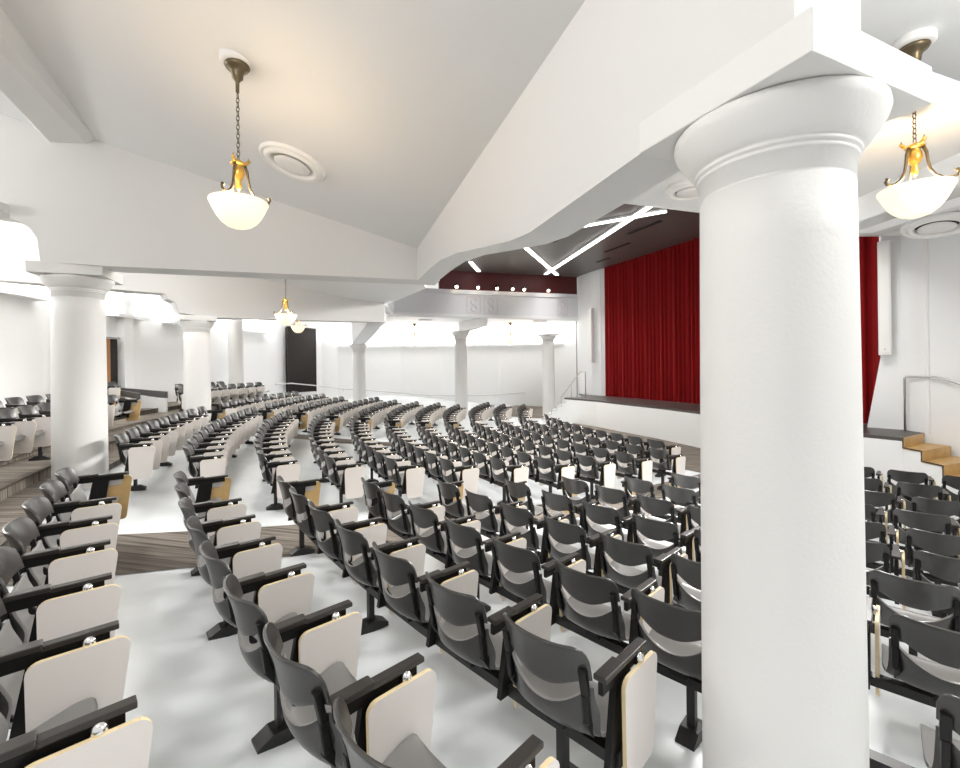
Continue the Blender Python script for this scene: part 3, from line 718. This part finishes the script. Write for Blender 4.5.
S = .56
stage_ord = {k: ordn[12-k] for k in range(1, 13)}
rowname = {k: ('front row' if k == 12 else '%s row from stage' % stage_ord[k]) for k in range(1, 13)}
rowname.update({0: 'lowest carpeted tier', -1: 'middle carpeted tier', -2: 'top carpeted tier'})
RAILS = []
count = 0
proto_bare = empty('auditorium_chair')
for nme, me in PARTS[:5]: link(nme, me, proto_bare)
used[id(proto_bare)] = False
def run_row(k, first, n, block, ref, end_left=True, skip=(), step_legs=3, leg0=0, from_first=True, last=None):
    """first = angle of the chair nearest the camera end (largest angle); further chairs have smaller angles"""
    global count
    r = RR(k); z = ROWZ[k]; da = math.degrees(S/r); angs = [first-i*da for i in range(n)]
    if last is not None: angs.append(min(last, angs[-1]-.95*da))
    vis = [a for i, a in enumerate(angs) if i not in skip and visible(r, a, z)]
    order = vis if from_first else vis[::-1]
    for i, a in enumerate(order):
        left = end_left and abs(a-angs[-1]) < 1e-6
        lb = 'black chair with cream tablet, %s, %s, %s' % (block, rowname[k], ('%s from %s' % (ordn[i], ref)))
        bare = block == 'near block' and k == 4 and -134.3 < a < -133.5
        if bare: lb = 'black chair half hidden by the huge white column at right'; a -= .17
        put_chair(proto_bare if bare else proto_end if left else proto, pol(r, a, z), face_rot(a), lb, 'chairs of the %s, %s' % (block, rowname[k])); count += 1
    if vis: RAILS.append((k, vis[0]+da*.5, vis[-1]-da*.5, [a for i, a in enumerate(angs) if (i-leg0) % step_legs == 0 and a in vis] or [vis[-1]], block, rowname[k]))

def half(k): return math.degrees(.25/RR(k))
# near block: counted from the carpet aisle; angle of the chair next to that aisle and of the phase
near_last = {1: -144.2-half(1), 2: None}
ph = {1: -2.379, 2: -2.3362, 3: -2.3394, 4: -2.3566, 5: -2.3997}
lh = {1: -146.0, 2: -146.4, 3: -145.7, 4: -145.3, 5: -144.8, 6: -144.0, 7: -143.0, 8: -142.0, 9: -141.1, 10: -140.3, 11: -139.2, 12: -138.4}
right_ph = {6: -131.07, 7: -130.13, 8: -130.12, 9: -130.35, 10: -129.5, 11: -129.9, 12: -130.2}
for k in range(1, 13):
    da = math.degrees(S/RR(k)); c0 = math.degrees(ph[k])-half(k) if k in ph else right_ph[k]
    if k >= 4: c0 += 3*da
    if k == 5: c0 += da
    if k >= 6: c0 += 3*da
    if k == 3: c0 += da*1
    n = 0
    last = -146.35 if k == 1 else lh[k]+half(k)*.9
    while c0-n*da > last+da*.6: n += 1
    run_row(k, c0, n, 'near block', 'the near aisle', from_first=False, last=last, step_legs=2 if k == 2 else 3, leg0={3: 1, 4: 2, 5: 1}.get(k, 0), skip={3: (0,), 4: (1,), 12: (0, 1, 2, 3, 4)}.get(k, ()))
# middle block
ne = {1: -152.7, 2: -150.6, 3: -149.5, 4: -149.25, 5: -148.9, 6: -148.4, 7: -147.85, 8: -147.2, 9: -146.6, 10: -146.0, 11: -145.4, 12: -148.6}
fe = {1: -167.0, 2: -169.8, 3: -170.4, 4: -170.8, 5: -171.5, 6: -171.3, 7: -171.2, 8: -172.3, 9: -173, 10: -174.5, 11: -176, 12: -179}
for k in range(1, 13):
    da = math.degrees(S/RR(k)); c0 = ne[k]-half(k); n = 1; last = fe[k]+half(k)
    while c0-n*da > last+da*.75: n += 1
    run_row(k, c0, n, 'middle block', 'its near end', end_left=k < 9, last=last)
# far block
fb = {1: -170.4, 2: -172.8, 3: -173.4, 4: -173.8, 5: -174.4, 6: -174.4, 7: -174.6, 8: -175.6, 9: -176.6, 10: -178.2, 11: -180}
fl = {1: -185.2, 2: -186, 3: -185.4, 4: -190.4, 5: -190, 6: -191.2, 7: -192, 8: -192.6, 9: -198.6, 10: -197, 11: -197.5}
for k in range(1, 12):
    da = math.degrees(S/RR(k)); n = 1
    while fb[k]-n*da > fl[k]-.2: n += 1
    run_row(k, fb[k], n, 'far block', 'its near end', end_left=False)
# carpeted tiers at the left
run_row(0, -152.2, 9, 'left side', 'its near end')
run_row(-1, -154.1, 9, 'left side', 'its near end')
run_row(-2, -168.3, 4, 'left side', 'its near end', end_left=False)
run_row(0, -172.6, 9, 'far left side', 'its near end', end_left=False)
run_row(-1, -175.6, 5, 'far left side', 'its near end', end_left=False)
print('CHAIRS', count)

# rails and pedestals under each run of chairs
for k, a0, a1, legs, block, rn in RAILS:
    r = RR(k)+.17; z = ROWZ[k]; zf = floor_z(r) if k > 0 else z
    base = pol(r, a0, zf)
    e = empty('seat_rail', base, 0, 'black steel seat rail under the %s chairs, %s' % (block, rn), 'seat rail', 'black rails under the chair rows')
    mb = MB('rail_black'); bm = mb.bm; n = max(2, int(abs(a1-a0)/1.2)); rows_ = []
    for i in range(n+1):
        a = a0+(a1-a0)*i/n
        rows_.append([bm.verts.new(pol(r+q[0], a, z+q[1])-base) for q in ((-.03, .30), (.03, .30), (.03, .35), (-.03, .35))])
    for p, q in zip(rows_, rows_[1:]):
        for j in range(4): bm.faces.new((p[j], p[(j+1) % 4], q[(j+1) % 4], q[j]))
    bm.faces.new(rows_[0]); bm.faces.new(rows_[-1][::-1]); mb.build('rail', e)
    for a in legs:
        p = pol(r, a, zf)-base; rot = Matrix.Rotation(math.radians(a), 3, 'Z')
        mb = MB('rail_black'); mb.box(p+Vector((0, 0, (z-zf+.30)/2+.02)), (.04, .042, z-zf+.30-.03), rot=rot); lg = mb.build('leg', e)
        mb = MB('rail_black'); pts = []
        sec = [(-.115, 0), (-.115, .03), (-.045, .065), (.045, .065), (.115, .03), (.115, 0)]
        w = rot @ Vector((0, .048, 0))
        mb.prism([p+rot @ Vector((q, 0, s))-w for q, s in sec], w*2); mb.build('foot', lg)

# ------------------------------------------------------------------ light
w = bpy.data.worlds.new('world'); scene.world = w; w.use_nodes = True
bg = w.node_tree.nodes['Background']; bg.inputs['Color'].default_value = (1, .99, .97, 1); bg.inputs['Strength'].default_value = .66

def area(name, loc, target, sx, sy, power, col=(1, .985, .96)):
    ld = bpy.data.lights.new(name, 'AREA'); ld.shape = 'RECTANGLE'; ld.size = sx; ld.size_y = sy; ld.energy = power; ld.color = col
    o = bpy.data.objects.new(name, ld); COL.objects.link(o); o.location = loc
    o.rotation_euler = (Vector(target)-Vector(loc)).to_track_quat('-Z', 'Y').to_euler(); return o
# cove lamps lying in the troughs
for L, (k, pw) in zip(COVES, ((0, 85), (1, 70), (2, 70), (3, 70), (4, 30))):
    for a, b in zip(L, L[1:]):
        m = (a+b)/2; d = (b-a); ln = d.length
        o = area('cove_lamp', m+Vector((0, 0, .06)), m+Vector((0, 0, 1)), ln, .06, pw*ln)
        o.rotation_euler = (PI, 0, math.atan2(d.y, d.x))

# downward spots added as fill under the dark ceiling, no fixtures modelled
def down(x, y, z, power, size=92, col=(1, .985, .955)):
    ld = bpy.data.lights.new('down_fill', 'SPOT'); ld.energy = power; ld.color = col; ld.spot_size = math.radians(size); ld.spot_blend = .9; ld.shadow_soft_size = .25
    o = bpy.data.objects.new('down_fill', ld); COL.objects.link(o); o.location = (x, y, z)
for x, y, p in ((0, 8.6, 330), (1.6, 7.2, 300), (2.4, 9.4, 300), (-.6, 11.5, 380), (1.4, 12.0, 330), (3.0, 7.0, 220), (-1.6, 14.5, 380), (.0, 15.6, 330), (-2.6, 16.6, 300), (4.6, 6.4, 220)):
    down(x, y, 6.6, p)
def bulb(x, y, z, power, col=(1, .985, .955), r=.3):  # unseen fill points, added to brighten the bays
    ld = bpy.data.lights.new('bay_fill', 'POINT'); ld.energy = power; ld.color = col; ld.shadow_soft_size = r
    o = bpy.data.objects.new('bay_fill', ld); COL.objects.link(o); o.location = (x, y, z)
bulb(-1.6, .5, 4.3, 85); bulb(3.4, .9, 4.25, 135); bulb(-7.6, 3.0, 4.6, 85); bulb(-9.4, 6.9, 4.0, 60); bulb(-5.6, 8.6, 4.62, 80)
# added fill spots without fixtures, aimed at the seats and right wall
def house(x, y, z, tx, ty, tz, power, size=75):
    ld = bpy.data.lights.new('house_fill', 'SPOT'); ld.energy = power; ld.color = (1, .985, .955); ld.spot_size = math.radians(size); ld.spot_blend = .8; ld.shadow_soft_size = .9
    o = bpy.data.objects.new('house_fill', ld); COL.objects.link(o); o.location = (x, y, z)
    o.rotation_euler = (Vector((tx, ty, tz))-Vector((x, y, z))).to_track_quat('-Z', 'Y').to_euler()
house(7.0, 8.6, 6.1, -1.2, 3.2, .8, 2300); house(6.6, 11.5, 6.2, -3.5, 6.0, .6, 2500); house(6.8, 14.5, 6.2, -4.5, 10.5, .6, 2200)
house(6.2, 10.0, 6.2, 1.0, 9.5, 0, 700); house(6.0, 17.0, 6.2, -2.5, 15.5, .3, 1000); house(6.4, 7.5, 6.0, 2.5, 3.2, .5, 1300); house(4.8, 7.5, 6.3, 9.0, 7.4, 2.2, 520, 95)

# ------------------------------------------------------------------ camera and view
cam = bpy.data.cameras.new('camera'); co = bpy.data.objects.new('camera', cam); COL.objects.link(co)
cam.sensor_fit = 'HORIZONTAL'; cam.sensor_width = 36; cam.lens = 36*F/960
co.location = (0, 0, CAMZ); co.rotation_euler = (Matrix.Rotation(PI/2, 3, 'X') @ Matrix.Rotation(-ROLL, 3, 'Z')).to_euler()
cam.shift_y = -(384-Y0)/960; cam.clip_start = .02; cam.clip_end = 200
scene.camera = co
vs = scene.view_settings; vs.view_transform = 'Standard'; vs.look = 'None'; vs.gamma = 1; vs.use_curve_mapping = False; vs.exposure = .40
